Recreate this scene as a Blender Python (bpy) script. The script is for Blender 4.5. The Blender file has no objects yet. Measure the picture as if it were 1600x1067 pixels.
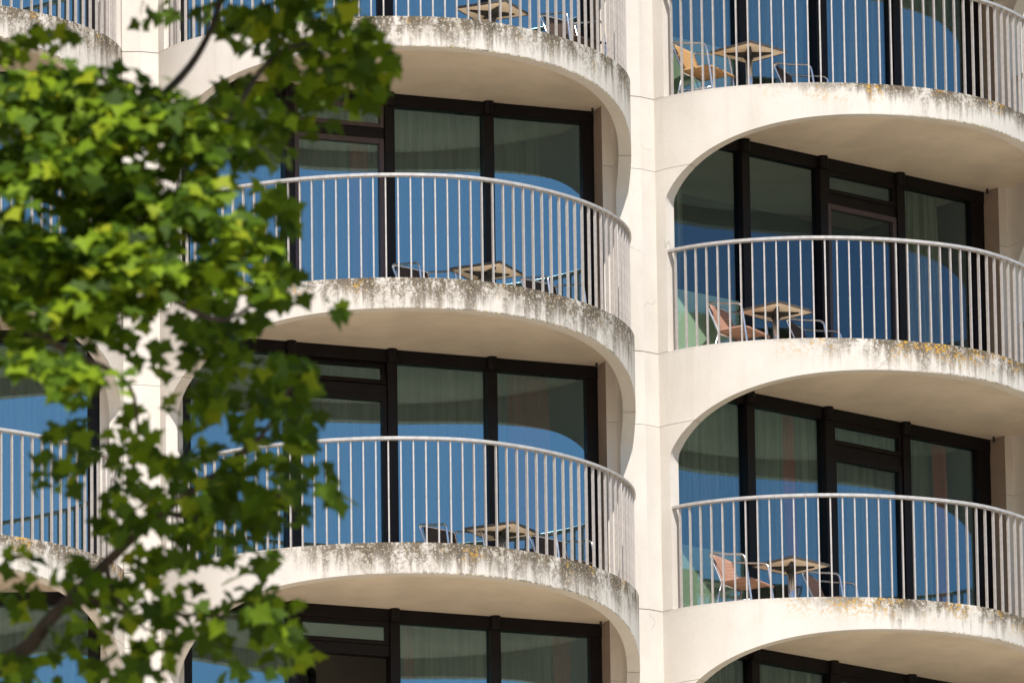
import bpy, bmesh, math, random
from mathutils import Vector, Matrix
random.seed(7)
R = math.radians
sc = bpy.context.scene
COL = sc.collection

# ---------------------------------------------------------------- camera
PITCH, ROLL, FPX = 0.2555, 0.0139, 16229.0
CAMZ = 1.6
cam_d = bpy.data.cameras.new("camera"); cam = bpy.data.objects.new("camera", cam_d); COL.objects.link(cam)
cam.matrix_world = Matrix.Translation((0, 0, CAMZ)) @ Matrix.Rotation(math.pi/2 + PITCH, 4, 'X') @ Matrix.Rotation(-ROLL, 4, 'Z')
cam_d.sensor_width = 36.0; cam_d.lens = FPX/1600*36.0
cam_d.clip_start = 0.5; cam_d.clip_end = 5000
cam_d.dof.use_dof = True; cam_d.dof.focus_distance = 104.5; cam_d.dof.aperture_fstop = 11.0
sc.camera = cam

# ---------------------------------------------------------------- sky, sun, exposure
SUN_EL, SUN_AZ = 54.0, 13.0            # azimuth: degrees to the right of the line from the building back to the camera
w = bpy.data.worlds.new("World"); sc.world = w; w.use_nodes = True
nt = w.node_tree; bg = nt.nodes['Background']
sky = nt.nodes.new('ShaderNodeTexSky'); sky.sky_type = 'NISHITA'; sky.sun_disc = False
sky.sun_elevation = R(SUN_EL); sky.sun_rotation = R(180-SUN_AZ); sky.dust_density = 0.2; sky.air_density = 1.0; sky.ozone_density = 2.5
nt.links.new(sky.outputs[0], bg.inputs[0]); bg.inputs[1].default_value = 0.10
sd = bpy.data.lights.new("sun", 'SUN'); sun = bpy.data.objects.new("sun", sd); COL.objects.link(sun)
sd.energy = 4.6; sd.angle = R(0.53); sd.color = (1.0, 0.945, 0.87)
ce = math.cos(R(SUN_EL))
SUNV = Vector((math.sin(R(SUN_AZ))*ce, -math.cos(R(SUN_AZ))*ce, math.sin(R(SUN_EL))))
sun.rotation_euler = SUNV.to_track_quat('Z', 'Y').to_euler()
sun.location = (30, -40, 80)
sc.view_settings.view_transform = 'Standard'; sc.view_settings.look = 'None'
sc.view_settings.exposure = 0.40; sc.view_settings.gamma = 1.0
sc.render.engine = 'CYCLES'
sc.cycles.transparent_max_bounces = 24; sc.cycles.max_bounces = 10; sc.cycles.diffuse_bounces = 5
sc.cycles.use_denoising = True
sc.cycles.caustics_reflective = False; sc.cycles.caustics_refractive = False

# ---------------------------------------------------------------- helpers
def mesh(name, V, F, mat=None, smooth=False, attrs=None):
    me = bpy.data.meshes.new(name); me.from_pydata([tuple(v) for v in V], [], F)
    if mat: me.materials.append(mat)
    for k, vals in (attrs or {}).items():
        a = me.attributes.new(k, 'FLOAT', 'POINT'); a.data.foreach_set('value', vals)
    if smooth: me.polygons.foreach_set('use_smooth', [True]*len(me.polygons))
    me.update(); return me
def link(name, me, parent=None, loc=(0, 0, 0), rz=0.0):
    o = bpy.data.objects.new(name, me); COL.objects.link(o)
    o.location = loc; o.rotation_euler = (0, 0, rz)
    if parent: o.parent = parent
    return o
def tag(o, label, cat=None, group=None, kind=None):
    o['label'] = label
    if cat: o['category'] = cat
    if group: o['group'] = group
    if kind: o['kind'] = kind
    return o
class MB:
    """collects boxes, tubes and strips into one mesh"""
    def __init__(s): s.V = []; s.F = []
    def add(s, V, F):
        n = len(s.V); s.V += [Vector(v) for v in V]; s.F += [[i+n for i in f] for f in F]; return s
    def box(s, x0, x1, y0, y1, z0, z1, M=None, bev=0.0):
        if bev:
            bm = bmesh.new(); bmesh.ops.create_cube(bm, size=1.0)
            for v in bm.verts:
                v.co = Vector(((x0+x1)/2+v.co.x*(x1-x0), (y0+y1)/2+v.co.y*(y1-y0), (z0+z1)/2+v.co.z*(z1-z0)))
            bmesh.ops.bevel(bm, geom=bm.edges[:], offset=bev, segments=2, affect='EDGES', profile=0.5)
            bm.verts.index_update()
            V = [v.co.copy() for v in bm.verts]; F = [[v.index for v in f.verts] for f in bm.faces]; bm.free()
        else:
            V = [Vector((x, y, z)) for z in (z0, z1) for y in (y0, y1) for x in (x0, x1)]
            F = [(0, 2, 3, 1), (4, 5, 7, 6), (0, 1, 5, 4), (2, 6, 7, 3), (0, 4, 6, 2), (1, 3, 7, 5)]
        if M: V = [M @ v for v in V]
        return s.add(V, F)
    def tube(s, pts, rad, n=10, cap=True):
        pts = [Vector(p) for p in pts]; k = len(pts)
        rad = rad if isinstance(rad, (list, tuple)) else [rad]*k
        V = []; F = []; up = None
        for i, p in enumerate(pts):
            t = (pts[min(i+1, k-1)]-pts[max(i-1, 0)]).normalized()
            if up is None: up = Vector((0, 0, 1)) if abs(t.z) < .9 else Vector((1, 0, 0))
            a = (up - t*up.dot(t)).normalized(); b = t.cross(a); up = a
            for j in range(n):
                q = 2*math.pi*j/n; V.append(p + (a*math.cos(q)+b*math.sin(q))*rad[i])
        for i in range(k-1):
            for j in range(n):
                j2 = (j+1) % n; F.append((i*n+j, i*n+j2, (i+1)*n+j2, (i+1)*n+j))
        if cap: F.append(tuple(range(n-1, -1, -1))); F.append(tuple((k-1)*n+j for j in range(n)))
        return s.add(V, F)
    def prism(s, poly, z0, z1):
        n = len(poly); V = [Vector((x, y, z0)) for x, y in poly]+[Vector((x, y, z1)) for x, y in poly]
        F = [tuple(range(n-1, -1, -1)), tuple(range(n, 2*n))]+[(i, (i+1) % n, n+(i+1) % n, n+i) for i in range(n)]
        return s.add(V, F)
    def mesh(s, name, mat, smooth=False):
        me = mesh(name, s.V, s.F, mat, smooth)
        bm = bmesh.new(); bm.from_mesh(me); bmesh.ops.recalc_face_normals(bm, faces=bm.faces[:]); bm.to_mesh(me); bm.free()
        return me
def smooth_path(pts, sub=6):
    P = [Vector(p) for p in pts]; out = []
    for i in range(len(P)-1):
        p0, p1, p2, p3 = P[max(i-1, 0)], P[i], P[i+1], P[min(i+2, len(P)-1)]
        for k in range(sub):
            t = k/sub
            out.append(.5*((2*p1)+(p2-p0)*t+(2*p0-5*p1+4*p2-p3)*t*t+(3*p1-p0-3*p2+p3)*t**3))
    out.append(P[-1]); return out

# ---------------------------------------------------------------- materials
def newmat(name):
    m = bpy.data.materials.new(name); m.use_nodes = True; t = m.node_tree
    return m, t, t.nodes['Principled BSDF'], t.nodes['Material Output']
class G:
    """short-hand for node graphs"""
    def __init__(s, t): s.t = t
    def n(s, typ, **kw):
        x = s.t.nodes.new(typ)
        for k, v in kw.items(): setattr(x, k, v)
        return x
    def l(s, a, b): s.t.links.new(a, b)
    def put(s, sock, v):
        if hasattr(v, 'node'): s.l(v, sock)
        else: sock.default_value = v
    def math(s, op, a, b=0.0, clamp=False):
        x = s.n('ShaderNodeMath', operation=op, use_clamp=clamp); s.put(x.inputs[0], a); s.put(x.inputs[1], b); return x.outputs[0]
    def ss(s, v, lo, hi, a=0.0, b=1.0):
        x = s.n('ShaderNodeMapRange', interpolation_type='SMOOTHSTEP'); s.put(x.inputs[0], v)
        s.put(x.inputs[1], lo); s.put(x.inputs[2], hi); s.put(x.inputs[3], a); s.put(x.inputs[4], b); return x.outputs[0]
    def mix(s, f, a, b):
        x = s.n('ShaderNodeMix', data_type='RGBA'); s.put(x.inputs[0], f); s.put(x.inputs[6], a); s.put(x.inputs[7], b); return x.outputs[2]
    def noise(s, vec, scale, detail=4.0, rough=.55, w=None):
        x = s.n('ShaderNodeTexNoise')
        if w is not None: x.noise_dimensions = '4D'; s.put(x.inputs['W'], w)
        if vec is not None: s.l(vec, x.inputs['Vector'])
        x.inputs['Scale'].default_value = scale; x.inputs['Detail'].default_value = detail; x.inputs['Roughness'].default_value = rough
        return x.outputs['Fac']
    def attr(s, name, typ='GEOMETRY'):
        return s.n('ShaderNodeAttribute', attribute_name=name, attribute_type=typ)
    def xyz(s, x, y, z):
        c = s.n('ShaderNodeCombineXYZ'); s.put(c.inputs[0], x); s.put(c.inputs[1], y); s.put(c.inputs[2], z); return c.outputs[0]
    def bump(s, h, strength, dist, sock):
        b = s.n('ShaderNodeBump'); b.inputs['Strength'].default_value = strength; b.inputs['Distance'].default_value = dist
        s.l(h, b.inputs['Height']); s.l(b.outputs[0], sock)
def rgb(r, g, b): return (r, g, b, 1.0)

def concrete(name, weathered):
    m, t, bs, out = newmat(name); g = G(t)
    rnd = g.math('MULTIPLY', g.n('ShaderNodeObjectInfo').outputs['Random'], 40.0)
    co = g.n('ShaderNodeTexCoord').outputs['Object']
    n1 = g.noise(co, 1.3, 5, .6, rnd); n2 = g.noise(co, 26.0, 4, .6, rnd)
    base = g.mix(g.ss(n1, .3, .7), rgb(.605, .56, .505), rgb(.68, .635, .58))
    base = g.mix(g.math('MULTIPLY', g.ss(n2, .5, .75), .22), base, rgb(.50, .44, .36))
    vo = g.n('ShaderNodeTexVoronoi', feature='DISTANCE_TO_EDGE'); vo.inputs['Scale'].default_value = .75
    wob = g.n('ShaderNodeMapping'); g.l(co, wob.inputs[0]); nz = g.n('ShaderNodeTexNoise'); nz.inputs['Scale'].default_value = 2.2; nz.inputs['Detail'].default_value = 4
    g.l(co, nz.inputs['Vector']); va = g.n('ShaderNodeVectorMath', operation='MULTIPLY_ADD'); g.l(nz.outputs['Color'], va.inputs[0]); va.inputs[1].default_value = (.5, .5, .5); g.l(co, va.inputs[2])
    shift = g.n('ShaderNodeVectorMath', operation='ADD'); g.l(va.outputs[0], shift.inputs[0]); g.l(g.xyz(rnd, rnd, 0.0), shift.inputs[1]); g.l(shift.outputs[0], vo.inputs['Vector'])
    ck = g.math('MULTIPLY', g.ss(vo.outputs['Distance'], .0050, .0015), g.ss(g.noise(co, 1.7, 2, .5, rnd),   .60, .66))
    base = g.mix(g.math('MULTIPLY', ck, .28), base, rgb(.16, .13, .10))
    st = g.n('ShaderNodeMapping'); st.inputs['Scale'].default_value = (7, 7, .55); g.l(co, st.inputs[0])
    n3 = g.noise(st.outputs[0], 1.0, 5, .65, rnd)
    base = g.mix(g.math('MULTIPLY', g.ss(n3, .50, .74), .30), base, rgb(.50, .445, .375))
    h = n2
    if weathered:
        s = g.attr('s').outputs['Fac']; d = g.attr('d').outputs['Fac']; e = g.attr('e').outputs['Fac']
        dirt = g.attr('dirt', 'OBJECT').outputs['Fac']; lich = g.attr('lichen', 'OBJECT').outputs['Fac']
        # slow variation along the rim decides how far down the growth reaches
        sv = g.xyz(s, 0.0, 0.0)
        along = g.noise(sv, 1.1, 3, .6, rnd)
        reach = g.math('MULTIPLY', g.ss(along, .28, .62, .11, .38), g.ss(s, -2.5, -.9, .10, 1.0))
        reach = g.math('MULTIPLY', reach, dirt)
        # vertical runs
        run = g.noise(g.xyz(g.math('MULTIPLY', s, 1.0), g.math('MULTIPLY', d, .09), 0.0), 13.0, 5, .65, rnd)
        reach2 = g.math('MULTIPLY', reach, g.ss(run, .28, .72, .35, 1.55))
        depth = g.math('DIVIDE', d, g.math('ADD', reach2, .012))
        alg = g.ss(depth, 1.25, .15)
        thr1 = g.ss(g.noise(sv, 2.6, 3, .6, g.math('ADD', rnd, 3.0)), .35, .65, .31, .45)
        blot = g.noise(g.xyz(s, g.math('MULTIPLY', d, .55), 0.0), 7.5, 8, .75, rnd); fine = g.noise(g.xyz(s, d, 0.0), 27.0, 5, .78, rnd)
        alg = g.math('MULTIPLY', alg, g.ss(g.math('ADD', g.math('MULTIPLY', blot, .5), g.math('MULTIPLY', fine, .5)), thr1, g.math('ADD', thr1, .13)))
        along2 = g.ss(s, -2.6, -1.1, .12, 1.0)
        alg = g.math('MULTIPLY', g.math('MULTIPLY', alg, along2), .93)
        # faint long grey rain runs below
        rain = g.math('MULTIPLY', g.math('MULTIPLY', g.ss(run, .48, .75), g.ss(d, .75, .05)), g.math('MULTIPLY', along2, .42))
        rain = g.math('MULTIPLY', rain, g.ss(s, -3.0, .5, .45, 1.0))
        c = g.mix(rain, base, rgb(.27, .225, .17))
        dark = g.mix(g.ss(fine, .36, .60), rgb(.018, .013, .007), rgb(.125, .093, .055))
        dark = g.mix(g.ss(blot, .50, .66), dark, rgb(.165, .122, .072))
        speck = g.noise(g.xyz(s, g.math('ADD', d, 7.0), 2.0), 40.0, 3, .7, rnd)
        dark = g.mix(g.math('MULTIPLY', g.ss(speck, .56, .63), .85), dark, rgb(.60, .52, .40))
        c = g.mix(alg, c, dark)
        # pale flaking patches inside the growth
        fl = g.noise(g.xyz(g.math('ADD', s, 17.0), g.math('MULTIPLY', d, .8), 3.0), 7.0, 6, .7, rnd)
        flk = g.math('MULTIPLY', g.ss(fl, .555, .585), g.ss(alg, .1, .5))
        c = g.mix(g.math('MULTIPLY', flk, .42), c, rgb(.70, .645, .56))
        # orange lichen just under the rim, in clumps of small crusts
        lp = g.noise(g.xyz(g.math('ADD', s, 5.0), d, 9.0), 3.0, 4, .6, rnd); lf = g.noise(g.xyz(s, g.math('ADD', d, 4.0), 1.0), 30.0, 4, .65, rnd)
        thr = g.math('SUBTRACT', .66, g.math('MULTIPLY', lich, .19))
        lm = g.math('MULTIPLY', g.ss(lp, thr, g.math('ADD', thr, .09)), g.ss(lf, .50, .56))
        lm = g.math('MULTIPLY', lm, g.math('MULTIPLY', g.ss(d, .30, .02), g.ss(s, -2.6, -1.6)))
        c = g.mix(g.math('MULTIPLY', lm, .9), c, g.mix(g.ss(lf, .5, .66), rgb(.40, .20, .018), rgb(.62, .38, .06)))
        # mossy crumbs along the lower arris
        mo = g.math('MULTIPLY', g.ss(e, .022, .004), g.math('MULTIPLY', g.ss(fine, .42, .55), g.ss(s, -1.6, 0.2)))
        c = g.mix(g.math('MULTIPLY', mo, .9), c, g.mix(g.ss(lf, .5, .6), rgb(.05, .047, .03), rgb(.36, .29, .06)))
        base = c
        h = g.math('ADD', g.math('MULTIPLY', n2, .5), g.math('MULTIPLY', g.math('MULTIPLY', fine, alg), .9))
    g.l(base, bs.inputs['Base Color']); bs.inputs['Roughness'].default_value = .9
    bs.inputs['Specular IOR Level'].default_value = .2
    g.bump(h, .35, .006, bs.inputs['Normal'])
    return m
M_CONC = concrete('weathered concrete', True)
M_PLAIN = concrete('plain concrete', False)

def simple(name, col, rough=.6, metal=0.0, var=.12, scale=8.0, spec=.5, stretch=None):
    m, t, bs, out = newmat(name); g = G(t)
    co = g.n('ShaderNodeTexCoord').outputs['Object']
    if stretch:
        mp = g.n('ShaderNodeMapping'); mp.inputs['Scale'].default_value = stretch; g.l(co, mp.inputs[0]); co = mp.outputs[0]
    n = g.noise(co, scale, 4)
    a = tuple(max(0, c*(1-var)) for c in col)+(1,); b = tuple(min(1, c*(1+var)) for c in col)+(1,)
    g.l(g.mix(g.ss(n, .3, .7), a, b), bs.inputs['Base Color'])
    g.l(g.ss(n, .2, .8, rough*.85, min(1, rough*1.15)), bs.inputs['Roughness'])
    bs.inputs['Metallic'].default_value = metal; bs.inputs['Specular IOR Level'].default_value = spec
    return m
M_RAIL = simple('satin railing metal', (.52, .475, .44), .42, .30, .10, 14.0)
M_HAND = simple('brushed handrail metal', (.54, .51, .485), .40, .40, .10, 18.0)
M_FRAME = simple('dark bronze aluminium', (.008, .006, .007), .40, 0.0, .2, 5.0, .2)
M_SASH = simple('plum bronze aluminium', (.060, .040, .045), .40, 0.0, .12, 5.0, .5)
M_SOFFIT = simple('painted soffit', (.735, .635, .505), .92, 0.0, .085, 1.9, .2)
M_SIDE_SHADE = simple('shade-toned side wall', (.27, .21, .165), .9, 0.0, .08, 2.0, .2)  # deep shade on the side walls put into the colour
M_FLOOR = simple('balcony screed', (.62, .53, .43), .85, 0.0, .15, 6.0, .2)
M_ROOM = simple('room paint', (.22, .21, .19), .9, 0.0, .05, 2.0, .2)
M_ALU = simple('polished aluminium tube', (.82, .82, .84), .22, .95, .06, 20.0)
M_STEEL = simple('table leg steel', (.72, .75, .80), .25, .9, .06, 10.0)
M_BLACK = simple('black cast bracket', (.02, .019, .018), .5, 0.0, .3, 12.0)
M_TOP = simple('table top underside', (.88, .77, .61), .6, 0.0, .08, 6.0)
M_EDGE = simple('table rim', (.07, .06, .05), .5, 0.0, .3, 60.0)
M_DRAPE = simple('dark red drape', (.60, .11, .065), .9, 0.0, .2, 3.0, .1, (9, 9, .6))
M_CONV = simple('pale green enamel', (.78, .92, .80), .5, 0.0, .04, 3.0)
M_DARK = simple('dark void', (.05, .048, .045), .9, 0, .1, 2.0, .1)

def weave(name, c1, c2):
    m, t, bs, out = newmat(name); g = G(t)
    co = g.n('ShaderNodeTexCoord').outputs['Object']
    wv = g.n('ShaderNodeTexWave', wave_type='BANDS', bands_direction='X'); g.l(co, wv.inputs[0]); wv.inputs['Scale'].default_value = 26; wv.inputs['Distortion'].default_value = 1.0
    wz = g.n('ShaderNodeTexWave', wave_type='BANDS', bands_direction='Z'); g.l(co, wz.inputs[0]); wz.inputs['Scale'].default_value = 26
    f = g.math('MULTIPLY', wv.outputs['Fac'], wz.outputs['Fac'])
    g.l(g.mix(f, c1, c2), bs.inputs['Base Color']); bs.inputs['Roughness'].default_value = .6
    g.bump(f, .6, .004, bs.inputs['Normal'])
    return m
M_WEAVE_PINK = weave('rose brown weave', rgb(.36, .19, .13), rgb(.56, .35, .26))
M_WEAVE_TAN = weave('honey weave', rgb(.44, .25, .10), rgb(.62, .40, .20))
M_WEAVE_SHADE = weave('shade-darkened weave', rgb(.05, .03, .022), rgb(.11, .07, .05))  # same chair weave with the shade near the windows put into its colour

def glass(name, refl, tint, through):
    m, t, bs, out = newmat(name); g = G(t); t.nodes.remove(bs)
    tr = g.n('ShaderNodeBsdfTransparent'); tr.inputs[0].default_value = through
    gl = g.n('ShaderNodeBsdfGlossy'); gl.inputs[0].default_value = tint; gl.inputs['Roughness'].default_value = 0.0
    co = g.n('ShaderNodeTexCoord').outputs['Object']
    b = g.noise(co, 1.1, 2, .4)
    g.bump(b, .04, .02, gl.inputs['Normal'])
    fac = g.n('ShaderNodeValue').outputs[0]; fac.default_value = refl
    mx = g.n('ShaderNodeMixShader'); g.l(fac, mx.inputs[0]); g.l(tr.outputs[0], mx.inputs[1]); g.l(gl.outputs[0], mx.inputs[2])
    g.l(mx.outputs[0], out.inputs[0]); return m
M_GLASS = glass('solar glass', .265, rgb(.52, .83, 1.0), rgb(.70, .74, .69))
M_GLASS_B = glass('dimmed reflection glass', .205, rgb(.46, .78, 1.0), rgb(.80, .85, .79))  # right bay: dimmer sky reflection set in the material itself
M_GLASS_C = glass('most dimmed reflection glass', .10, rgb(.40, .70, 1.0), rgb(.80, .85, .80))  # right bay: sky reflection dimmed furthest, again in the material

def sheer(name):
    m, t, bs, out = newmat(name); g = G(t); t.nodes.remove(bs)
    co = g.n('ShaderNodeTexCoord').outputs['Object']
    mp = g.n('ShaderNodeMapping'); mp.inputs['Scale'].default_value = (14, 14, .5); g.l(co, mp.inputs[0])
    n = g.noise(mp.outputs[0], 1.0, 3)
    col = g.mix(g.ss(n, .3, .7), rgb(.26, .24, .195), rgb(.66, .62, .53))  # vertical tone bands put pleat shading into the colour
    df = g.n('ShaderNodeBsdfDiffuse'); g.l(col, df.inputs[0]); tl = g.n('ShaderNodeBsdfTranslucent'); g.l(col, tl.inputs[0])
    a = g.n('ShaderNodeMixShader'); a.inputs[0].default_value = .35; g.l(df.outputs[0], a.inputs[1]); g.l(tl.outputs[0], a.inputs[2])
    tr = g.n('ShaderNodeBsdfTransparent'); b = g.n('ShaderNodeMixShader'); b.inputs[0].default_value = .14
    g.l(a.outputs[0], b.inputs[1]); g.l(tr.outputs[0], b.inputs[2]); g.l(b.outputs[0], out.inputs[0]); return m
M_SHEER = sheer('cream sheer')

def leafmat():
    m, t, bs, out = newmat('maple leaf'); g = G(t); t.nodes.remove(bs)
    geo = g.n('ShaderNodeNewGeometry'); r = geo.outputs['Random Per Island']
    cr = g.n('ShaderNodeValToRGB'); e = cr.color_ramp; g.l(r, cr.inputs[0])
    e.elements[0].position = 0; e.elements[0].color = rgb(.014, .034, .002); e.elements[1].position = 1; e.elements[1].color = rgb(.27, .30, .012)
    x = e.elements.new(.55); x.color = rgb(.064, .122, .004)
    x = e.elements.new(.88); x.color = rgb(.185, .275, .010)
    df = g.n('ShaderNodeBsdfPrincipled'); g.l(cr.outputs[0], df.inputs['Base Color']); df.inputs['Roughness'].default_value = .6; df.inputs['Specular IOR Level'].default_value = .15
    tl = g.n('ShaderNodeBsdfTranslucent'); g.l(g.mix(.55, cr.outputs[0], rgb(.26, .34, .012)), tl.inputs[0])
    a = g.n('ShaderNodeMixShader'); a.inputs[0].default_value = .25; g.l(df.outputs[0], a.inputs[1]); g.l(tl.outputs[0], a.inputs[2])
    g.l(a.outputs[0], out.inputs[0]); return m
M_LEAF = leafmat()
M_BARK = simple('maple bark', (.075, .055, .042), .9, 0, .35, 9.0, .2)
M_ADDED_LAWN = simple('dark lawn', (.045, .060, .020), .95, 0, .3, .6, .1)
M_GROUND = simple('pale forecourt paving', (.68, .57, .44), .9, 0, .15, .4, .2)

# ---------------------------------------------------------------- the bays of the tower
S = 2.7
Z0 = 29.3755 + CAMZ                      # floor of level 0
PW, VP, B, HS, NN = 5.4028, 0.2103, 2.1081, 2.5140, 1.7686
WV = 0.045                               # the window wall stands this far behind the pier line
TF, TS, RH, UO, RR, MM = 0.3126, 0.1340, 1.0814, 2.5115, 1.2301, 4.245
A0, DL = 0.3606, 0.3383
TH = 0.13                                # thickness of the curved shell
ZJ = -0.77                               # joint below the floor, where the arch springs
SW = 2.275                               # face of the side walls
GR = Vector((-1.2534, 101.84, 0))
def bay_frame(b):
    C = Vector((-1.2534, 101.84)); a = A0
    fr = lambda a: (Vector((math.cos(a), math.sin(a))), Vector((math.sin(a), -math.cos(a))))
    s = 1 if b > 0 else -1
    for _ in range(abs(b)):
        e, n = fr(a); a2 = a+s*DL; e2, n2 = fr(a2)
        C = C+s*e*PW/2+n*VP+s*e2*PW/2-n2*VP; a = a2
    return C, a
BAYS = {b: bay_frame(b) for b in range(-2, 3)}
def zl(l): return Z0+l*S
def world(b, u, v, z):
    C, a = BAYS[b]; e = Vector((math.cos(a), math.sin(a))); n = Vector((math.sin(a), -math.cos(a)))
    p = C+e*u+n*v; return Vector((p.x, p.y, z))
def shell(u):
    t = min(1, abs(u/HS)); return VP+B*max(0, 1-t**NN)**(1/NN)
# dense arc-length table of the outer curve
NT = 4000
_th = [-math.pi/2+math.pi*i/NT for i in range(NT+1)]
_pu = [HS*math.sin(t) for t in _th]; _pv = [shell(u) for u in _pu]
_ps = [0.0]
for i in range(NT): _ps.append(_ps[-1]+math.hypot(_pu[i+1]-_pu[i], _pv[i+1]-_pv[i]))
LARC = _ps[-1]
import bisect
def at_s(s):                             # s measured from the crest
    q = min(max(s+LARC/2, 0), LARC); i = min(max(bisect.bisect(_ps, q)-1, 0), NT-1)
    f = (q-_ps[i])/max(1e-9, _ps[i+1]-_ps[i])
    u = _pu[i]+(_pu[i+1]-_pu[i])*f; v = _pv[i]+(_pv[i+1]-_pv[i])*f
    i0, i1 = max(i-2, 0), min(i+3, NT); tu, tv = _pu[i1]-_pu[i0], _pv[i1]-_pv[i0]; L = math.hypot(tu, tv)
    return u, v, -tv/L, tu/L             # point and outward normal
def s_of_u(u):
    i = min(max(bisect.bisect(_pu, u), 1), NT); f = (u-_pu[i-1])/max(1e-9, _pu[i]-_pu[i-1])
    return _ps[i-1]+(_ps[i]-_ps[i-1])*f-LARC/2
def arch(u):                             # lower edge of the curved front, relative to its floor
    t = min(1, abs(u)/UO); return -TF-RR*(1-max(0, 1-t**MM)**(1/MM))
def arch_u(z):                           # half width of the opening at that height
    if z >= -TF: return 0.0
    t = 1-(-TF-z)/RR
    if t <= 0: return UO
    return UO*(1-t**MM)**(1/MM)

def solid_grid(cols, name, mat):
    """cols: list of columns, each a list of (s, z, e); builds a closed shell of thickness TH"""
    nc, nr = len(cols), len(cols[0]); V = []; S_ = []; D_ = []; E_ = []
    for inner in (0, 1):
        for c in cols:
            for (s, z, e) in c:
                u, v, nu, nv = at_s(s)
                k = TH if inner else 0
                V.append((u-nu*k, -(v-nv*k), z)); S_.append(s); D_.append(-z if not inner else 9.0); E_.append(e if not inner else 9.0)
    F = []; I = lambda i, c, r: i*nc*nr+c*nr+r
    for c in range(nc-1):
        for r in range(nr-1):
            F.append((I(0, c, r), I(0, c+1, r), I(0, c+1, r+1), I(0, c, r+1)))
            F.append((I(1, c, r), I(1, c, r+1), I(1, c+1, r+1), I(1, c+1, r)))
        F.append((I(0, c, 0), I(1, c, 0), I(1, c+1, 0), I(0, c+1, 0)))
        F.append((I(0, c, nr-1), I(0, c+1, nr-1), I(1, c+1, nr-1), I(1, c, nr-1)))
    for r in range(nr-1):
        F.append((I(0, 0, r), I(0, 0, r+1), I(1, 0, r+1), I(1, 0, r)))
        F.append((I(0, nc-1, r), I(1, nc-1, r), I(1, nc-1, r+1), I(0, nc-1, r+1)))
    me = mesh(name, V, F, mat, True, {'s': S_, 'd': D_, 'e': E_})
    bm = bmesh.new(); bm.from_mesh(me); bmesh.ops.recalc_face_normals(bm, faces=bm.faces[:])
    for e in bm.edges:
        if len(e.link_faces) == 2 and e.calc_face_angle(0) > R(35): e.smooth = False
    bm.to_mesh(me); bm.free(); return me
GAP = 0.0022
def parapet_mesh():
    uj = arch_u(ZJ); us = sorted(set([s_of_u(HS*math.sin(math.pi*(i/140-.5))) for i in range(141)]+[s_of_u(uj), s_of_u(-uj)]))
    cols = []
    for s in us:
        u = at_s(s)[0]; zb = arch(u) if abs(u) < uj else ZJ+GAP
        zb = max(zb, ZJ+GAP); a = arch(u)
        top = [0.0, -.012]; rows = [0.0, -.008, -.03]+[-.03+(zb+.03)*k/10 for k in range(1, 11)]
        cols.append([(s, z, z-a) for z in rows])
    return solid_grid(cols, 'parapet_panel', M_CONC)
def jamb_mesh(side):
    rows = []; z1 = ZJ-GAP; z0 = -S+.004
    zs = [z1+(z0-z1)*k/34 for k in range(35)]
    cols = []
    for k in range(9):
        c = []
        for z in zs:
            sa = s_of_u(min(arch_u(z), HS-.012)); f = k/8; s = sa+(LARC/2-sa)*f
            c.append((side*s, z, 9.0))
        cols.append(c)
    return solid_grid(cols, 'jamb_panel', M_CONC)

building = bpy.data.objects.new('hotel_tower', None); COL.objects.link(building); building.location = GR
tag(building, 'cream concrete tower of stacked bulging balconies with rounded openings and dark bronze windows', 'building')
def part(name, me, b, z, label=None, parent=None):
    C, a = BAYS[b]
    o = link(name, me, building, (C.x-GR.x, C.y-GR.y, z), a)
    if label: o['label'] = label
    return o

ME_PAR = parapet_mesh(); ME_JL = jamb_mesh(-1); ME_JR = jamb_mesh(1)
def pier_mesh(side, z0, z1):
    k = math.tan(DL/2); d = -1.95
    P = [(SW, -d), (SW, -VP), (PW/2, -VP), (PW/2-(VP-d)*k+.003, -d)]
    P[2] = (PW/2, -VP); poly = [(side*x, y) for x, y in P]
    if side < 0: poly = poly[::-1]
    me = MB().prism(poly, z0, z1).mesh('pier', M_PLAIN); me.materials.append(M_SIDE_SHADE)
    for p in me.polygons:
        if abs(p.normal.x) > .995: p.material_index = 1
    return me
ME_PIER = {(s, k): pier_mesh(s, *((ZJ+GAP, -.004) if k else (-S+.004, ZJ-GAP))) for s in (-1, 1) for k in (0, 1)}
def slab_mesh():
    pts = []
    for i in range(121):
        t = -LARC/2+LARC*i/120; u, v, nu, nv = at_s(t); k = TH-.03
        if v-nv*k > VP+.012: pts.append((u-nu*k, -(v-nv*k)))
    poly = [(-SW-.02, 2.0), (-SW-.02, -VP-.006)]+pts+[(SW+.02, -VP-.006), (SW+.02, 2.0)]
    poly = poly[::-1]
    mb = MB().prism(poly, -TS, -.07)
    me = mb.mesh('balcony_slab', M_SOFFIT); me.materials.append(M_FLOOR)
    for p in me.polygons:
        if p.normal.z > .9: p.material_index = 1
    return me
ME_SLAB = slab_mesh()
ME_BACK = MB().box(-SW-.01, SW+.01, 2.0, 2.15, -TS-.003+.0, S-TS-.004).mesh('back_wall', M_ROOM)
ME_SPOUT = MB().tube([(2.22, -.10, -TS+.02), (2.22, -.10, -TS-.055)], .013, 8).mesh('drain_spout', M_BLACK)

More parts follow.
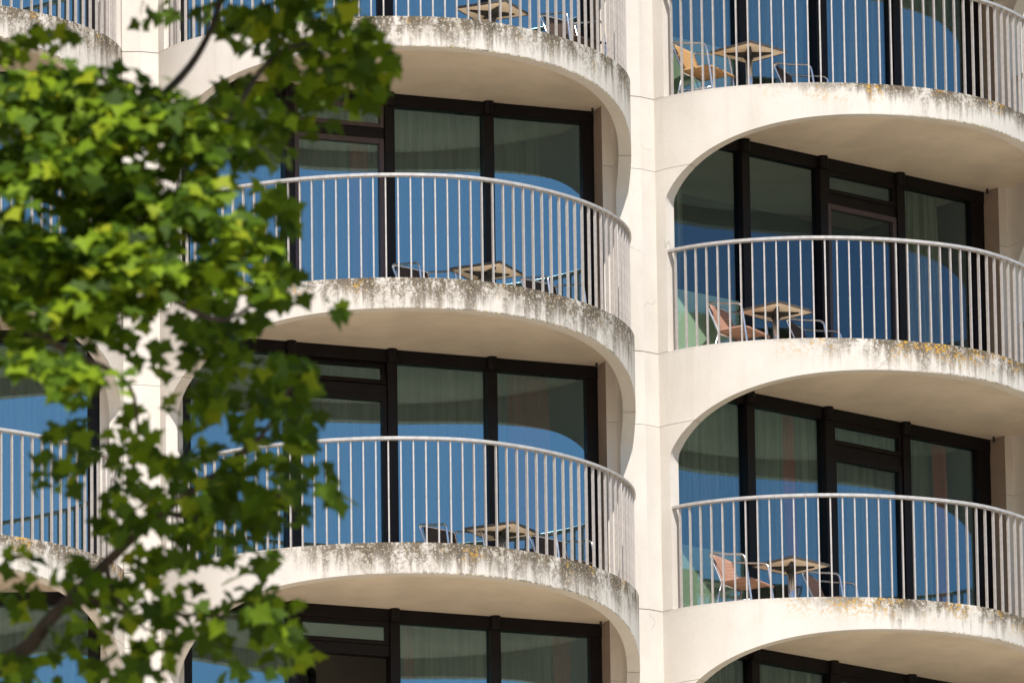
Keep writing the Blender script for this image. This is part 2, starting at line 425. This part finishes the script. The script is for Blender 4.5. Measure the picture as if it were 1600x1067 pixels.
# ---- windows: frame (part), sashes and panes (sub-parts)
WM0 = [-2.165, -1.045, 0.036, 1.117, 2.198]
WH = S-TS                                # clear height
def window(b, l, door, open_door=False, tilt=0.0):
    WM = [u-(.052 if b == 1 else 0) for u in WM0]
    """door: index of the panel with the balcony door; z=0 at the floor"""
    GL = {(1, -1): M_GLASS_C, (1, 0): M_GLASS_B, (1, -2): M_GLASS_B, (1, -3): M_GLASS_C}.get((b, l), M_GLASS)
    f = MB()
    f.box(-SW+.002, SW-.002, -.035, .075, WH-.135, WH-.002)           # head
    f.box(-SW+.002, SW-.002, -.03, .07, -.028, .07)                   # sill
    for i, u in enumerate(WM):
        hw = .052
        if i == 0: f.box(-SW+.003, u+hw, -.028, .07, .071, WH-.136); continue
        if i == 4: f.box(u-hw, SW-.003, -.028, .07, .071, WH-.136); continue
        f.box(u-hw, u+hw, -.06, .08, .071, WH-.136)
        f.tube([(u, -.05, WH-.14), (u, -.05, WH-.001)], .055, 10)
    zt = WH-.43
    u0, u1 = WM[door]+.053, WM[door+1]-.053
    f.box(u0, u1, -.03, .07, zt-.06, zt+.05)                          # transom
    C, a = BAYS[b]; nx, ny = math.sin(a)*WV, math.cos(a)*WV
    fr = link('window', f.mesh('window_frame', M_FRAME), building, (C.x-GR.x-nx, C.y-GR.y+ny, zl(l)), a)
    kids = []
    for i in range(4):
        a0, a1 = WM[i]+.052, WM[i+1]-.052
        if i != door:
            o = link('pane', MB().box(a0-.01, a1+.01, .012, .022, .06, WH-.125).mesh('pane', GL), fr)
    # balcony door
    sh = MB(); d0, d1 = u0+.004, u1-.004; zb, ztp = .075, zt-.064
    for q in ((d0, d0+.05, zb, ztp), (d1-.05, d1, zb, ztp), (d0+.051, d1-.051, ztp-.055, ztp), (d0+.051, d1-.051, zb, zb+.09)):
        sh.box(q[0]-(d0 if open_door else 0), q[1]-(d0 if open_door else 0), -.045, .03, q[2], q[3], bev=.004)
    dr = link('balcony_door', sh.mesh('balcony_door', M_SASH if b == 0 and l == -1 or b == 1 and l == -1 else M_FRAME), fr)
    p = MB().box(d0+.045-(d0 if open_door else 0), d1-.045-(d0 if open_door else 0), -.01, 0.0, zb+.08, ztp-.05)
    if open_door:
        dr.location = (d0, 0, 0); dr.rotation_euler = (0, 0, R(62))
        gp = link('pane', p.mesh('pane', GL), fr, (d0, 0, 0), R(62))
        dr['label'] = 'balcony door standing open into the room'
    else: link('pane', p.mesh('pane', GL), fr)
    # ventilation sash above the door
    vs = MB(); z0, z1 = zt+.054, WH-.139
    for q in ((d0, d0+.04, z0, z1), (d1-.04, d1, z0, z1), (d0+.041, d1-.041, z1-.045, z1), (d0+.041, d1-.041, z0, z0+.045)):
        vs.box(q[0], q[1], -.042, .02, q[2]-z0, q[3]-z0, bev=.003)
    v = link('vent_sash', vs.mesh('vent_sash', M_SASH if b == 0 and l == -1 else M_FRAME), fr, (0, 0, z0))
    vp = link('pane', MB().box(d0+.035, d1-.035, -.012, -.004, .04, z1-z0-.04).mesh('pane', GL), fr, (0, 0, z0))
    if tilt:
        v.rotation_euler = vp.rotation_euler = (R(-tilt), 0, 0); v['label'] = 'vent sash tilted open at the top'
    return fr
LV_FRONT = range(-4, 3)
# the larger, the more dark growth / orange lichen there is on that rim
DIRT = {(0, 0): 1.0, (0, -1): 1.25, (0, -2): 1.1, (1, 0): .62, (1, -1): .85, (1, -2): .75, (-1, 0): .9, (-1, -2): 1.0}
LICH = {(0, 0): .35, (0, -1): .5, (0, -2): .45, (1, 0): .85, (1, -1): 1.0, (1, -2): 1.1, (-1, -2): .7, (-1, 0): .5}
for b in BAYS:
    for l in LV_FRONT:
        z = zl(l)
        o = part('parapet_panel', ME_PAR, b, z); o['dirt'] = DIRT.get((b, l), 1.0); o['lichen'] = LICH.get((b, l), .5)
        for me in (ME_JL, ME_JR):
            o = part('jamb_panel', me, b, z); o['dirt'] = .0; o['lichen'] = 0.0
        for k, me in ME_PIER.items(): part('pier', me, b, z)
        part('balcony_slab', ME_SLAB, b, z)
        part('drain_spout', ME_SPOUT, b, z)
        if l < 2:
            part('back_wall', ME_BACK, b, z)
            window(b, l, 1 if b == 0 else 2, open_door=(b == 0 and l == -3), tilt=11 if (b, l) == (0, -2) else 0)
# the storeys below, out of the picture
for b in BAYS:
    zb = zl(-4)-S
    part('lower_wall', MB().prism([(-PW/2+.02, 1.9), (-PW/2+.02, -VP+.02), (PW/2-.02, -VP+.02), (PW/2-.02, 1.9)], -zb, 0.0).mesh('lower_wall', M_PLAIN), b, zb)
for b in (1,):
    pass

# ---- pale green convector covers low behind the left pane of the right-hand bays
ME_CONVECT = MB().box(-2.16, -1.10, WV+.03, WV+.10, 0.0, .84, bev=.012).mesh('convector_cover', M_CONV)
for l in (0, -1, -2): part('convector_cover', ME_CONVECT, 1, zl(l))

# ---------------------------------------------------------------- railings
def rail_xy(s, inset=.045):
    u, v, nu, nv = at_s(s); return u-nu*inset, v-nv*inset, nu, nv
SR = LARC/2-.07
def handrail_mesh():
    V = []; F = []; n = 120; hw, z0, z1 = .032, RH-.030, RH
    prof = [(-hw, z0), (hw, z0), (hw, z1-.006), (hw-.006, z1), (-hw+.006, z1), (-hw, z1-.006)]; m = len(prof)
    for i in range(n+1):
        u, v, nu, nv = rail_xy(-SR+2*SR*i/n)
        for (o, z) in prof: V.append((u+nu*o, -(v+nv*o), z))
    for i in range(n):
        for j in range(m):
            k = (j+1) % m; F.append((i*m+j, (i+1)*m+j, (i+1)*m+k, i*m+k))
    F.append(tuple(range(m))); F.append(tuple(n*m+j for j in range(m-1, -1, -1)))
    mb = MB().add(V, F); me = mb.mesh('handrail', M_HAND)
    return me
ME_HAND = handrail_mesh()
ME_BAL = MB().box(-.0072, .0072, -.014, .014, -.004, RH-.031).mesh('baluster', M_RAIL)
ME_END = MB().box(-.014, .014, -.02, .02, -.006, RH-.031, bev=.003).box(-.03, .03, -.03, .03, 0.0, .02).mesh('end_post', M_RAIL)
ME_PLATE = MB().box(-.045, .045, -.012, .012, RH-.085, RH+.01, bev=.003).tube([(.02, -.012, RH-.02), (.02, -.02, RH-.02)], .009, 8).mesh('wall_plate', M_RAIL)
NB = 56
def railing(b, l, label):
    C, a = BAYS[b]
    r = bpy.data.objects.new('balcony_railing', None); COL.objects.link(r); r.location = (C.x, C.y, zl(l)); r.rotation_euler = (0, 0, a)
    tag(r, label, 'railing', 'curved balcony railings')
    link('handrail', ME_HAND, r)
    for i in range(NB):
        s = -SR+.03+(2*SR-.06)*i/(NB-1); u, v, nu, nv = rail_xy(s)
        o = link('end_post' if i in (0, NB-1) else 'baluster', ME_END if i in (0, NB-1) else ME_BAL, r, (u, -v, 0), math.atan2(nu, nv))
    for sgn in (-1, 1):
        u, v, nu, nv = rail_xy(sgn*(SR+.015)); link('wall_plate', ME_PLATE, r, (u, -v, 0), math.atan2(nu, nv))
RL = {(-1, 0): 'curved metal railing in the top left corner, above the bright leaves',
      (-1, -1): 'curved metal railing almost hidden behind the bright leaves at the left edge',
      (-1, -2): 'curved metal railing at the left edge, standing clear below the bright leaves',
      (0, 0): 'curved metal railing of the middle column, cut off by the top edge',
      (0, -1): 'curved metal railing of the middle column, upper of its two whole ones',
      (0, -2): 'curved metal railing of the middle column, lower of its two whole ones',
      (1, 0): 'curved metal railing of the right column, in front of the honey coloured chair',
      (1, -1): 'curved metal railing of the right column, in front of the darkest window',
      (1, -2): 'curved metal railing of the right column, in front of the bright pleated curtain'}
for (b, l), lab in RL.items(): railing(b, l, lab)

# ---------------------------------------------------------------- curtains
def curtain(b, l, u0, u1, label, red=False, zt=None, v=-WV-.17):
    """a hanging pleated sheet from rail to floor"""
    rng = random.Random(b*1000+l*100+round(u0*100)); n = max(10, int((u1-u0)*60)); rows = 14
    h = (S-TS-.12) if zt is None else zt; V = []; F = []
    ph = rng.random()*6; amp = .022 if not red else .03; fr = 2*math.pi/(.105 if not red else .085)
    for r in range(rows+1):
        q = r/rows
        for i in range(n+1):
            u = u0+(u1-u0)*i/n
            y = -v+amp*(.55+.6*q)*math.sin(fr*u+ph+.6*math.sin(3.1*u+ph))+.010*math.sin(9*u+3*q)
            z = h*(1-q)+.02-(.012*abs(math.sin(fr*u*.5)) if r == 0 else 0)
            V.append((u+.012*math.sin(5*q+u*7), y, z))
    for r in range(rows):
        for i in range(n):
            a = r*(n+1)+i; F.append((a, a+1, a+n+2, a+n+1))
    me = mesh('curtain', V, F, M_DRAPE if red else M_SHEER, True)
    C, a = BAYS[b]; o = link('curtain', me, None, (C.x, C.y, zl(l)), a)
    tag(o, label, 'curtain', 'curtains behind the balcony windows')
T0, T1, T2, T3 = 'topmost middle room, cut by the picture edge', 'upper middle room', 'lower middle room', 'bottom middle room'
curtain(0, 0, -2.1, 2.0, 'cream sheer curtain behind the glass of the topmost middle balcony with only one chair')
curtain(0, -1, -2.1, -.34, 'cream sheer curtain behind the plum framed door of the middle column')
curtain(0, -1, -.32, -.12, 'narrow dark red drape hanging behind the plum framed balcony door', True)
curtain(0, -1, -.10, 1.74, 'cream sheer curtain right of the plum framed door, behind the two wide middle panes')
curtain(0, -2, -2.1, 1.36, 'cream sheer curtain behind the tilted vent window of the middle column')
curtain(0, -2, 1.38, 1.80, 'wide dark red drape beside the white sheer, right pane of lower middle balcony', True)
curtain(0, -3, .30, 1.78, 'cream sheer curtain at the bottom edge, right of the open balcony door')
curtain(0, -3, .20, .30, 'thin red drape edge left of the sheer curtain at the bottom of the middle column', True)
curtain(0, -3, 1.80, 2.0, 'dark red drape at the right end of the bottom middle window', True)
curtain(0, -3, -1.75, -.95, 'cream curtain bunched left of the open balcony door at the bottom edge')
curtain(1, 0, -2.1, 2.0, 'cream sheer curtain behind the honey coloured chair, top right balcony')
curtain(1, -1, -2.12, -1.80, 'narrow cream curtain at the left end of the darkest right column window')
curtain(1, -1, 1.22, 1.78, 'pleated cream curtain in the right pane of the darkest right column window')
curtain(1, -2, -2.12, -.45, 'bright pleated cream curtain, left half of the lowest right column window')
curtain(1, -2, -.44, -.30, 'thin dark red drape between two cream curtains, lowest right column window', True)
curtain(1, -2, -.28, 1.02, 'cream curtain behind the dark framed door of the lowest right column window')
curtain(1, -2, 1.14, 1.60, 'cream curtain in the right pane of the lowest right column window')
curtain(1, -2, 1.64, 1.82, 'dark red drape in the right pane of the lowest right column window', True)
curtain(1, -3, -2.12, .3, 'cream curtain in the window cut by the bottom right picture edge')
curtain(-1, -1, -2.0, 2.0, 'cream curtain behind the leaves in the left column, beneath the top left balcony')
curtain(-1, -2, -2.0, 2.0, 'cream curtain behind the bare lower railing of the left column')
curtain(-1, -3, -2.0, 2.0, 'cream curtain in the left column window at the bottom left corner')

# ---------------------------------------------------------------- furniture
def ray(px, py):
    x, y = px-800, py-533.5; c, s = math.cos(ROLL), math.sin(ROLL)
    X, Y = c*x-s*y, s*x+c*y
    d = Vector((X, FPX, -Y)); cp, sp = math.cos(PITCH), math.sin(PITCH)
    return Vector((d.x, d.y*cp-d.z*sp, d.y*sp+d.z*cp))
def on_plane(px, py, z):
    d = ray(px, py); t = (z-CAMZ)/d.z; return Vector((d.x*t, d.y*t, z))
def to_local(b, p):
    C, a = BAYS[b]; q = Vector((p.x-C.x, p.y-C.y)); return q.dot(Vector((math.cos(a), math.sin(a)))), q.dot(Vector((math.sin(a), -math.cos(a))))

def make_table():
    r = bpy.data.objects.new('bistro_table', None); COL.objects.link(r)
    h = .55/2; H = .70
    link('table_top', MB().box(-h, h, -h, h, H-.022, H-.004, bev=.004).mesh('table_top', M_TOP), r)
    e = MB()
    for q in ((-h-.006, h+.006, -h-.007, -h-.001), (-h-.006, h+.006, h+.001, h+.007), (-h-.007, -h-.001, -h, h), (h+.001, h+.007, -h, h)):
        e.box(q[0], q[1], q[2], q[3], H-.026, H+.001)
    link('table_rim', e.mesh('table_rim', M_EDGE), r)
    k = MB()
    for a in range(4):
        M = Matrix.Rotation(R(45+90*a), 4, 'Z')
        V = [M @ Vector(p) for p in ((.02, -.035, H-.024), (.02, .035, H-.024), (.24, .014, H-.024), (.24, -.014, H-.024), (.02, -.035, H-.075), (.02, .035, H-.075), (.24, .014, H-.032), (.24, -.014, H-.032))]
        k.add(V, [(0, 1, 2, 3), (7, 6, 5, 4), (0, 4, 5, 1), (1, 5, 6, 2), (2, 6, 7, 3), (3, 7, 4, 0)])
    k.tube([(0, 0, H-.09), (0, 0, H-.0245)], .048, 14)
    link('top_bracket', k.mesh('top_bracket', M_BLACK), r)
    link('column', MB().tube([(0, 0, .035), (0, 0, H-.088)], .036, 18).mesh('column', M_STEEL, True), r)
    ft = MB()
    for a in range(4):
        M = Matrix.Rotation(R(45+90*a), 4, 'Z'); ft.box(.03, .30, -.025, .025, .012, .04, M, .006)
        ft.box(.26, .30, -.022, .022, 0, .0115, M)
    ft.tube([(0, 0, .012), (0, 0, .06)], .05, 14)
    link('foot_cross', ft.mesh('foot_cross', M_STEEL), r)
    return r
def make_chair(weave):
    """faces +x; seat 0.44 m, back 0.78 m"""
    r = bpy.data.objects.new('bistro_chair', None); COL.objects.link(r); rt = .0125
    w = .255
    for s in (-1, 1):
        side = smooth_path([(.25, s*w, 0), (.215, s*w, .30), (.17, s*w, .62), (.145, s*w, .685), (.09, s*w, .71), (-.08, s*w, .735), (-.23, s*w, .765), (-.262, s*(w-.004), .755), (-.262, s*(w-.012), .72), (-.20, s*(w-.025), .57), (-.145, s*(w-.03), .43)], 5)
        link('arm_frame', MB().tube(side, rt, 10).mesh('arm_frame', M_ALU, True), r)
        leg = [(-.27, s*(w-.03), 0), (-.15, s*(w-.035), .42)]
        link('rear_leg', MB().tube(leg, rt, 10).mesh('rear_leg', M_ALU, True), r)
        link('side_stretcher', MB().tube([(.232, s*(w-.004), .20), (-.21, s*(w-.03), .22)], .009, 8).mesh('side_stretcher', M_ALU, True), r)
    bw = w-.03
    hoop = smooth_path([(-.255, -w+.01, .757), (-.268, -.1, .768), (-.27, 0, .77), (-.268, .1, .768), (-.255, w-.01, .757)], 5)
    link('back_rail', MB().tube(hoop, rt, 10).mesh('back_rail', M_ALU, True), r)
    link('seat_rail', MB().tube([(-.15, -w+.03, .425), (-.15, w-.03, .425)], rt, 10).mesh('seat_rail', M_ALU, True), r)
    def sheet(f, n, m, th):
        V = []; F = []
        for k in (0, 1):
            for i in range(n+1):
                for j in range(m+1):
                    p, nn = f(i/n, j/m); V.append(Vector(p)+Vector(nn)*th*(k-.5))
        q = (n+1)*(m+1)
        for i in range(n):
            for j in range(m):
                a = i*(m+1)+j; F += [(a, a+1, a+m+2, a+m+1), (q+a, q+a+m+1, q+a+m+2, q+a+1)]
        for i in range(n):
            for j in (0, m):
                a = i*(m+1)+j; F.append((a, a+m+1, q+a+m+1, q+a))
        for j in range(m):
            for i in (0, n):
                a = i*(m+1)+j; F.append((a, a+1, q+a+1, q+a))
        return MB().add(V, F)
    def back(u, v):
        x = -.150-.106*v-.012*math.sin(math.pi*u); z = .435+.325*v
        return (x, (u*2-1)*(bw-.015), z), (-.95, 0, -.3)
    def seat(u, v):
        z = .445-.025*math.sin(math.pi*v)*math.sin(math.pi*u)-.028*max(0, v-.8)/.2+.008*v
        return (-.16+.40*v, (u*2-1)*(w-.02), z), (0, 0, 1)
    link('backrest', sheet(back, 10, 10, .014).mesh('backrest', weave, True), r)
    link('seat', sheet(seat, 10, 12, .024).mesh('seat', weave, True), r)
    return r
def clone(root):
    c = root.copy(); COL.objects.link(c)
    for ch in [o for o in bpy.data.objects if o.parent == root]:
        k = ch.copy(); COL.objects.link(k); k.parent = c
    return c
TB = make_table(); t_used = False
CH = {'p': make_chair(M_WEAVE_PINK), 't': make_chair(M_WEAVE_TAN), 'd': make_chair(M_WEAVE_SHADE)}; c_used = set()
def put_table(b, l, px, py, rot, label):
    global t_used
    o = TB if not t_used else clone(TB); t_used = True
    u, v = to_local(b, on_plane(px, py, zl(l)-.07+.672)); 
    p = world(b, u, v, zl(l)-.07); o.location = p; o.rotation_euler = (0, 0, R(rot)); tag(o, label, 'table', 'square bistro tables on the balconies')
    return (u, v)
def put_chair(b, l, kind, px, py, zz, face, label, off=(-.27, 0)):
    """px, py: where the middle of the back's top edge shows"""
    o = CH[kind] if kind not in c_used else clone(CH[kind]); c_used.add(kind)
    p = on_plane(px, py, zl(l)-.07+zz); a = R(face)
    d = Vector((math.cos(a), math.sin(a)))*-off[0]
    o.location = (p.x+d.x, p.y+d.y, zl(l)-.07); o.rotation_euler = (0, 0, a); o.scale = (.955, .955, .955)
    tag(o, label, 'chair', 'bistro chairs on the balconies'); return to_local(b, o.location)
DBG = []
DBG.append(put_table(0, 0, 769, 20, -25, 'square bistro table of the middle column at the top picture edge'))
DBG.append(put_table(0, -1, 761, 427, -25, 'square bistro table on the upper whole middle balcony, above the flaking white rim'))
DBG.append(put_table(0, -2, 784, 832, -27, 'square bistro table on the lower whole middle balcony, between two dark chairs'))
DBG.append(put_table(1, 0, 1170, 84, -44, 'square bistro table beside the honey coloured chair'))
DBG.append(put_table(1, -1, 1212, 489, -41, 'square bistro table beside the rose brown chair, middle right balcony'))
DBG.append(put_table(1, -2, 1236, 886, -44, 'square bistro table on the lowest right balcony, beside the bright curtain'))
DBG.append(put_chair(1, 0, 't', 1065, 76, .735, -30, 'honey coloured woven chair with aluminium arms left of the top right table'))
DBG.append(put_chair(1, -1, 'p', 1120, 481, .735, -30, 'sunlit rose brown woven chair left of the middle right table'))
DBG.append(put_chair(1, -2, 'p', 1125, 871, .735, -30, 'sunlit rose brown woven chair left of the lowest right table'))
DBG.append(put_chair(1, 0, 'd', 1220, 109, .735, -22, 'shaded dark brown chair right of the top right table'))
DBG.append(put_chair(1, -1, 'd', 1240, 507, .735, -22, 'shaded brown chair right of the middle right table, mostly below the rim'))
DBG.append(put_chair(1, -2, 'p', 1264, 900, .735, -22, 'brown chair right of the lowest right table, its seat just above the rim'))
DBG.append(put_chair(0, 0, 'd', 905, 48, .735, -48, 'dark brown chair right of the table at the top picture edge, middle column, shade-darkened'))
DBG.append(put_chair(0, -1, 'd', 640, 420, .735, -48, 'shade-darkened brown chair left of the table on the upper whole middle balcony'))
DBG.append(put_chair(0, -1, 'd', 840, 441, .735, -48, 'shade-darkened brown chair right of the table on the upper whole middle balcony'))
DBG.append(put_chair(0, -2, 'd', 682, 826, .735, -48, 'shade-darkened brown chair left of the table on the lower whole middle balcony'))
DBG.append(put_chair(0, -2, 'd', 853, 841, .735, -48, 'shade-darkened brown chair right of the table on the lower whole middle balcony'))
CHT = [o for o in bpy.data.objects if o.get('label', '').startswith('dark brown chair right of the table at the top')][0]
q = world(0, 1.80, .72, 0); CHT.location.x, CHT.location.y = q.x, q.y      # clear of the side wall
print('FURN', [(round(a, 2), round(b, 2)) for a, b in DBG])

# ---------------------------------------------------------------- the maple in front
def pt(px, py, d):
    r = ray(px, py).normalized(); return Vector((0, 0, CAMZ))+r*(d/r.y)
HALF = [(0.02, 0.0), (.20, -.10), (.40, -.08), (.33, .09), (.50, .14), (.68, .34), (.48, .38), (.42, .50), (.28, .50), (.30, .64), (.20, .68), (.13, .80), (0, 1.02)]
OUT = HALF+[(-x, y) for x, y in HALF[-2::-1]]
LV, LF = [], []
def leaf(p, n, tip, size, rng):
    n = n.normalized(); y = (tip-n*tip.dot(n)).normalized(); x = y.cross(n)
    i0 = len(LV); fold = rng.uniform(.05, .32); droop = rng.uniform(.0, .35)
    wx = rng.uniform(.85, 1.1)
    for (a, b) in [(0, .3)]+OUT:
        q = p+x*(a*size*wx)+y*(b*size)+n*((abs(a)*fold-droop*(b-.2)**2*(1 if b > .2 else 0)-.18*a*a)*size)
        LV.append(q)
    m = len(OUT)
    for k in range(m): LF.append((i0, i0+1+k, i0+1+(k+1) % m))
rng = random.Random(11)
def blob(cx, cy, rx, ry, n, d, dd=.35, up=.55, sz=1.0, mult=1.25):
    for _ in range(int(n*mult)):
        while True:
            x, y = rng.uniform(-1, 1), rng.uniform(-1, 1)
            if x*x+y*y < 1: break
        p = pt(cx+x*rx, cy+y*ry, d+rng.gauss(0, dd))
        nr = Vector((rng.gauss(0, .5), -.62+rng.gauss(0, .42), up+rng.gauss(0, .42)))
        tp = Vector((rng.gauss(.25, .6), rng.gauss(-.3, .5), -.75+rng.gauss(0, .45)))
        leaf(p, nr, tp, sz*rng.uniform(.055, .095), rng)
# lit mass, nearest to the camera
def spray(cx, cy, rx, d, n, lo=.055, hi=.088):
    """a flat, slightly drooping fan of leaves that all turn to the light"""
    c = pt(cx, cy, d); ax = Vector((1, .15*rng.uniform(-1, 1), rng.uniform(-.32, .12))).normalized(); ay = Vector((rng.uniform(-.3, .3), -1, -.42+rng.uniform(-.2, .25))).normalized()
    r = rx/405.0
    for _ in range(n):
        q = rng.random()*2*math.pi; k = math.sqrt(rng.random())
        p = c+ax*(math.cos(q)*k*r)+ay*(math.sin(q)*k*r*.85)+Vector((0, 0, rng.gauss(0, .022)-.05*k*k))
        nr = SUNV*.75+Vector((rng.gauss(0, .34), rng.gauss(0, .34)-.12, rng.gauss(0, .3)))
        tp = (p-c)*1.2+Vector((rng.gauss(.1, .3), rng.gauss(-.25, .3), -.28+rng.gauss(0, .2)))
        leaf(p, nr, tp, rng.uniform(lo, hi), rng)
for cx, cy, hx, hy, k, n in [(30, 150, 60, 40, 7, 26), (120, 175, 80, 50, 11, 28), (230, 190, 70, 45, 9, 26), (300, 230, 50, 45, 6, 24), (60, 250, 80, 50, 10, 28), (170, 290, 90, 55, 12, 28), (290, 310, 60, 50, 7, 24), (50, 360, 70, 50, 9, 26),
                             (160, 390, 90, 45, 11, 28), (290, 410, 70, 40, 8, 24), (370, 420, 40, 36, 4, 18), (60, 460, 70, 45, 8, 26), (150, 470, 60, 40, 6, 24), (345, 300, 30, 40, 3, 16), (110, 120, 110, 14, 6, 18), (50, 550, 60, 20, 4, 20), (130, 580, 50, 20, 3, 18), (350, 175, 35, 25, 2, 14)]:
    for _ in range(k): spray(cx+rng.uniform(-1, 1)*hx, cy+rng.uniform(-1, 1)*hy, rng.uniform(38, 72), 38.0+rng.gauss(0, .4), n)
# inner and hanging sprays, farther back and shaded by what is above
SH = [(85, 55, 50, 18, 8), (20, 75, 40, 22, 10), (440, 40, 90, 50, 40), (530, 60, 60, 60, 38), (540, 130, 60, 45, 26), (470, 110, 50, 50, 24), (590, 110, 28, 45, 10), (360, 20, 60, 25, 14), (240, 20, 35, 25, 5), (420, 210, 55, 50, 20), (480, 190, 35, 30, 6), (380, 150, 50, 30, 14),
      (420, 330, 40, 50, 14), (390, 390, 50, 40, 18), (440, 440, 45, 38, 16), (410, 480, 30, 25, 4), (518, 478, 14, 16, 2), (350, 480, 55, 60, 26), (310, 500, 45, 45, 14), (200, 500, 40, 30, 4),
      (260, 560, 40, 35, 6), (340, 560, 45, 45, 16), (60, 500, 40, 25, 6), (400, 590, 50, 45, 20), (455, 610, 45, 50, 22), (470, 570, 25, 20, 5), (350, 640, 55, 40, 16), (290, 630, 35, 35, 6), (430, 680, 60, 40, 22), (480, 660, 25, 35, 7),
      (215, 660, 28, 28, 5), (210, 710, 45, 25, 9), (120, 690, 70, 40, 16), (90, 730, 50, 30, 9), (320, 720, 60, 35, 18), (400, 750, 70, 35, 22), (480, 740, 40, 35, 10), (520, 775, 16, 22, 3), (260, 790, 80, 40, 26), (350, 810, 70, 45, 26), (430, 800, 45, 40, 12), (200, 780, 45, 35, 10),
      (310, 860, 70, 35, 20), (400, 880, 35, 35, 7), (230, 880, 35, 30, 7), (260, 925, 35, 45, 10), (180, 830, 40, 30, 8), (120, 900, 50, 30, 8), (190, 940, 45, 40, 12), (240, 990, 45, 45, 14), (130, 960, 50, 50, 10), (200, 1040, 60, 30, 14), (330, 990, 40, 35, 9), (420, 960, 60, 50, 20), (460, 1010, 35, 40, 10), (380, 1040, 40, 25, 6), (30, 900, 30, 60, 10), (20, 1040, 40, 30, 8), (80, 1020, 60, 40, 8), (330, 930, 40, 25, 5)]
for a in SH: blob(*a[:4], int(a[4]*1.3+.5), d=39.7, dd=.35, up=.35, mult=1.45)
# the rest of the crown outside the picture: above, left and below
for a, d in [((420, -110, 330, 80, 430), 39.3), ((380, -200, 420, 110, 900), 38.9), ((360, -330, 480, 130, 1100), 38.5), ((300, -520, 500, 160, 1000), 38.3), ((440, -230, 430, 100, 800), 37.95), ((440, -360, 440, 110, 800), 37.75)]:
    blob(*a, d=d, dd=.35, up=.6)
for a in [(100, -750, 520, 200, 700), (-250, 100, 230, 420, 800), (-600, 100, 300, 600, 1100), (-350, 700, 330, 350, 700), (-900, 200, 350, 600, 900), (-400, -500, 520, 320, 1000), (150, 1250, 300, 150, 260), (-300, 1150, 400, 200, 500)]:
    blob(*a, d=39.8, dd=.75, up=.6)
tree = bpy.data.objects.new('maple_tree', None); COL.objects.link(tree)
base = pt(-780, 500, 41.0); base.z = 0; tree.location = base
tag(tree, 'leafy maple tree in front of the tower, blurred green leaves filling the left side', 'tree')
link('crown', mesh('crown', [v-base for v in LV], LF, M_LEAF, True), tree)
TR = MB().tube(smooth_path([Vector((0, 0, -.1)), Vector((.05, 0, 3)), Vector((-.1, .1, 7)), Vector((.1, 0, 10)), Vector((.05, 0, 12.6)), pt(-500, -500, 40.6)-base], 6), [.26-.22*i/30 for i in range(31)], 12)
link('trunk', TR.mesh('trunk', M_BARK, True), tree)
def limb(pts, r0, r1):
    P = smooth_path([p-base for p in pts], 5); k = len(P)
    link('branch', MB().tube(P, [r0+(r1-r0)*i/(k-1) for i in range(k)], 8).mesh('branch', M_BARK, True), tree)
limb([Vector((base.x, base.y, 9.6)), pt(-300, 1120, 40.4), pt(0, 1035, 39.8), pt(80, 965, 39.7), pt(165, 880, 39.7), pt(255, 800, 39.6), pt(400, 690, 39.7), pt(455, 600, 39.7)], .045, .005)
limb([pt(165, 880, 39.7), pt(180, 930, 39.7), pt(230, 985, 39.7)], .012, .005)
limb([pt(120, 925, 39.7), pt(200, 960, 39.7), pt(300, 960, 39.7), pt(430, 970, 39.7)], .012, .004)
limb([pt(255, 800, 39.6), pt(350, 810, 39.6), pt(470, 760, 39.6), pt(520, 770, 39.6)], .014, .004)
limb([Vector((base.x, base.y, 11.2)), pt(-300, 620, 39.2), pt(0, 480, 38.6), pt(120, 400, 38.3), pt(260, 330, 38.3), pt(330, 228, 38.6), pt(372, 165, 38.8), pt(440, 80, 39.4), pt(560, 60, 39.6)], .034, .004)
limb([pt(120, 400, 38.3), pt(240, 450, 38.6), pt(350, 500, 39.2), pt(440, 430, 39.5)], .02, .004)
limb([pt(0, 480, 38.6), pt(90, 540, 38.6), pt(200, 600, 39.2), pt(215, 700, 39.6)], .018, .004)
limb([Vector((base.x, base.y, 12.3)), pt(-250, 330, 38.8), pt(60, 260, 38.2), pt(200, 190, 38.2), pt(285, 118, 38.8), pt(330, 45, 39.2), pt(347, -20, 39.4), pt(380, -150, 39.6)], .026, .008)

# ---------------------------------------------------------------- ground
me = MB().add([(-1500, -1500, 0), (1500, -1500, 0), (1500, 1500, 0), (-1500, 1500, 0)], [(0, 1, 2, 3)]).mesh('ground', M_GROUND)
g_ = link('ground', me); tag(g_, 'pale paved ground around the tower', None, None, 'structure')

# unseen dark ground added on the right to cut bounce onto the soffits
P0 = Vector((2.0, 99.0, .004)); fan = [P0]
for k in range(13):
    q = R(25+7.5*k); fan.append(P0+Vector((math.sin(q), -math.cos(q), 0))*600)
lw = link('added_lawn', MB().add(fan, [tuple(range(len(fan)))]).mesh('added_lawn', M_ADDED_LAWN)); tag(lw, 'unseen dark ground added at the right to cut bounce light', None, None, 'structure')

lc = [(base.x+14*math.cos(R(15*k)), base.y+14*math.sin(R(15*k)), .004) for k in range(24)]  # unseen dark disc added to cut ground bounce into the leaves
l2 = link('added_lawn', MB().add(lc, [tuple(range(24))]).mesh('added_lawn', M_ADDED_LAWN)); tag(l2, 'unseen round dark ground added under the maple to cut bounce light', None, None, 'structure')
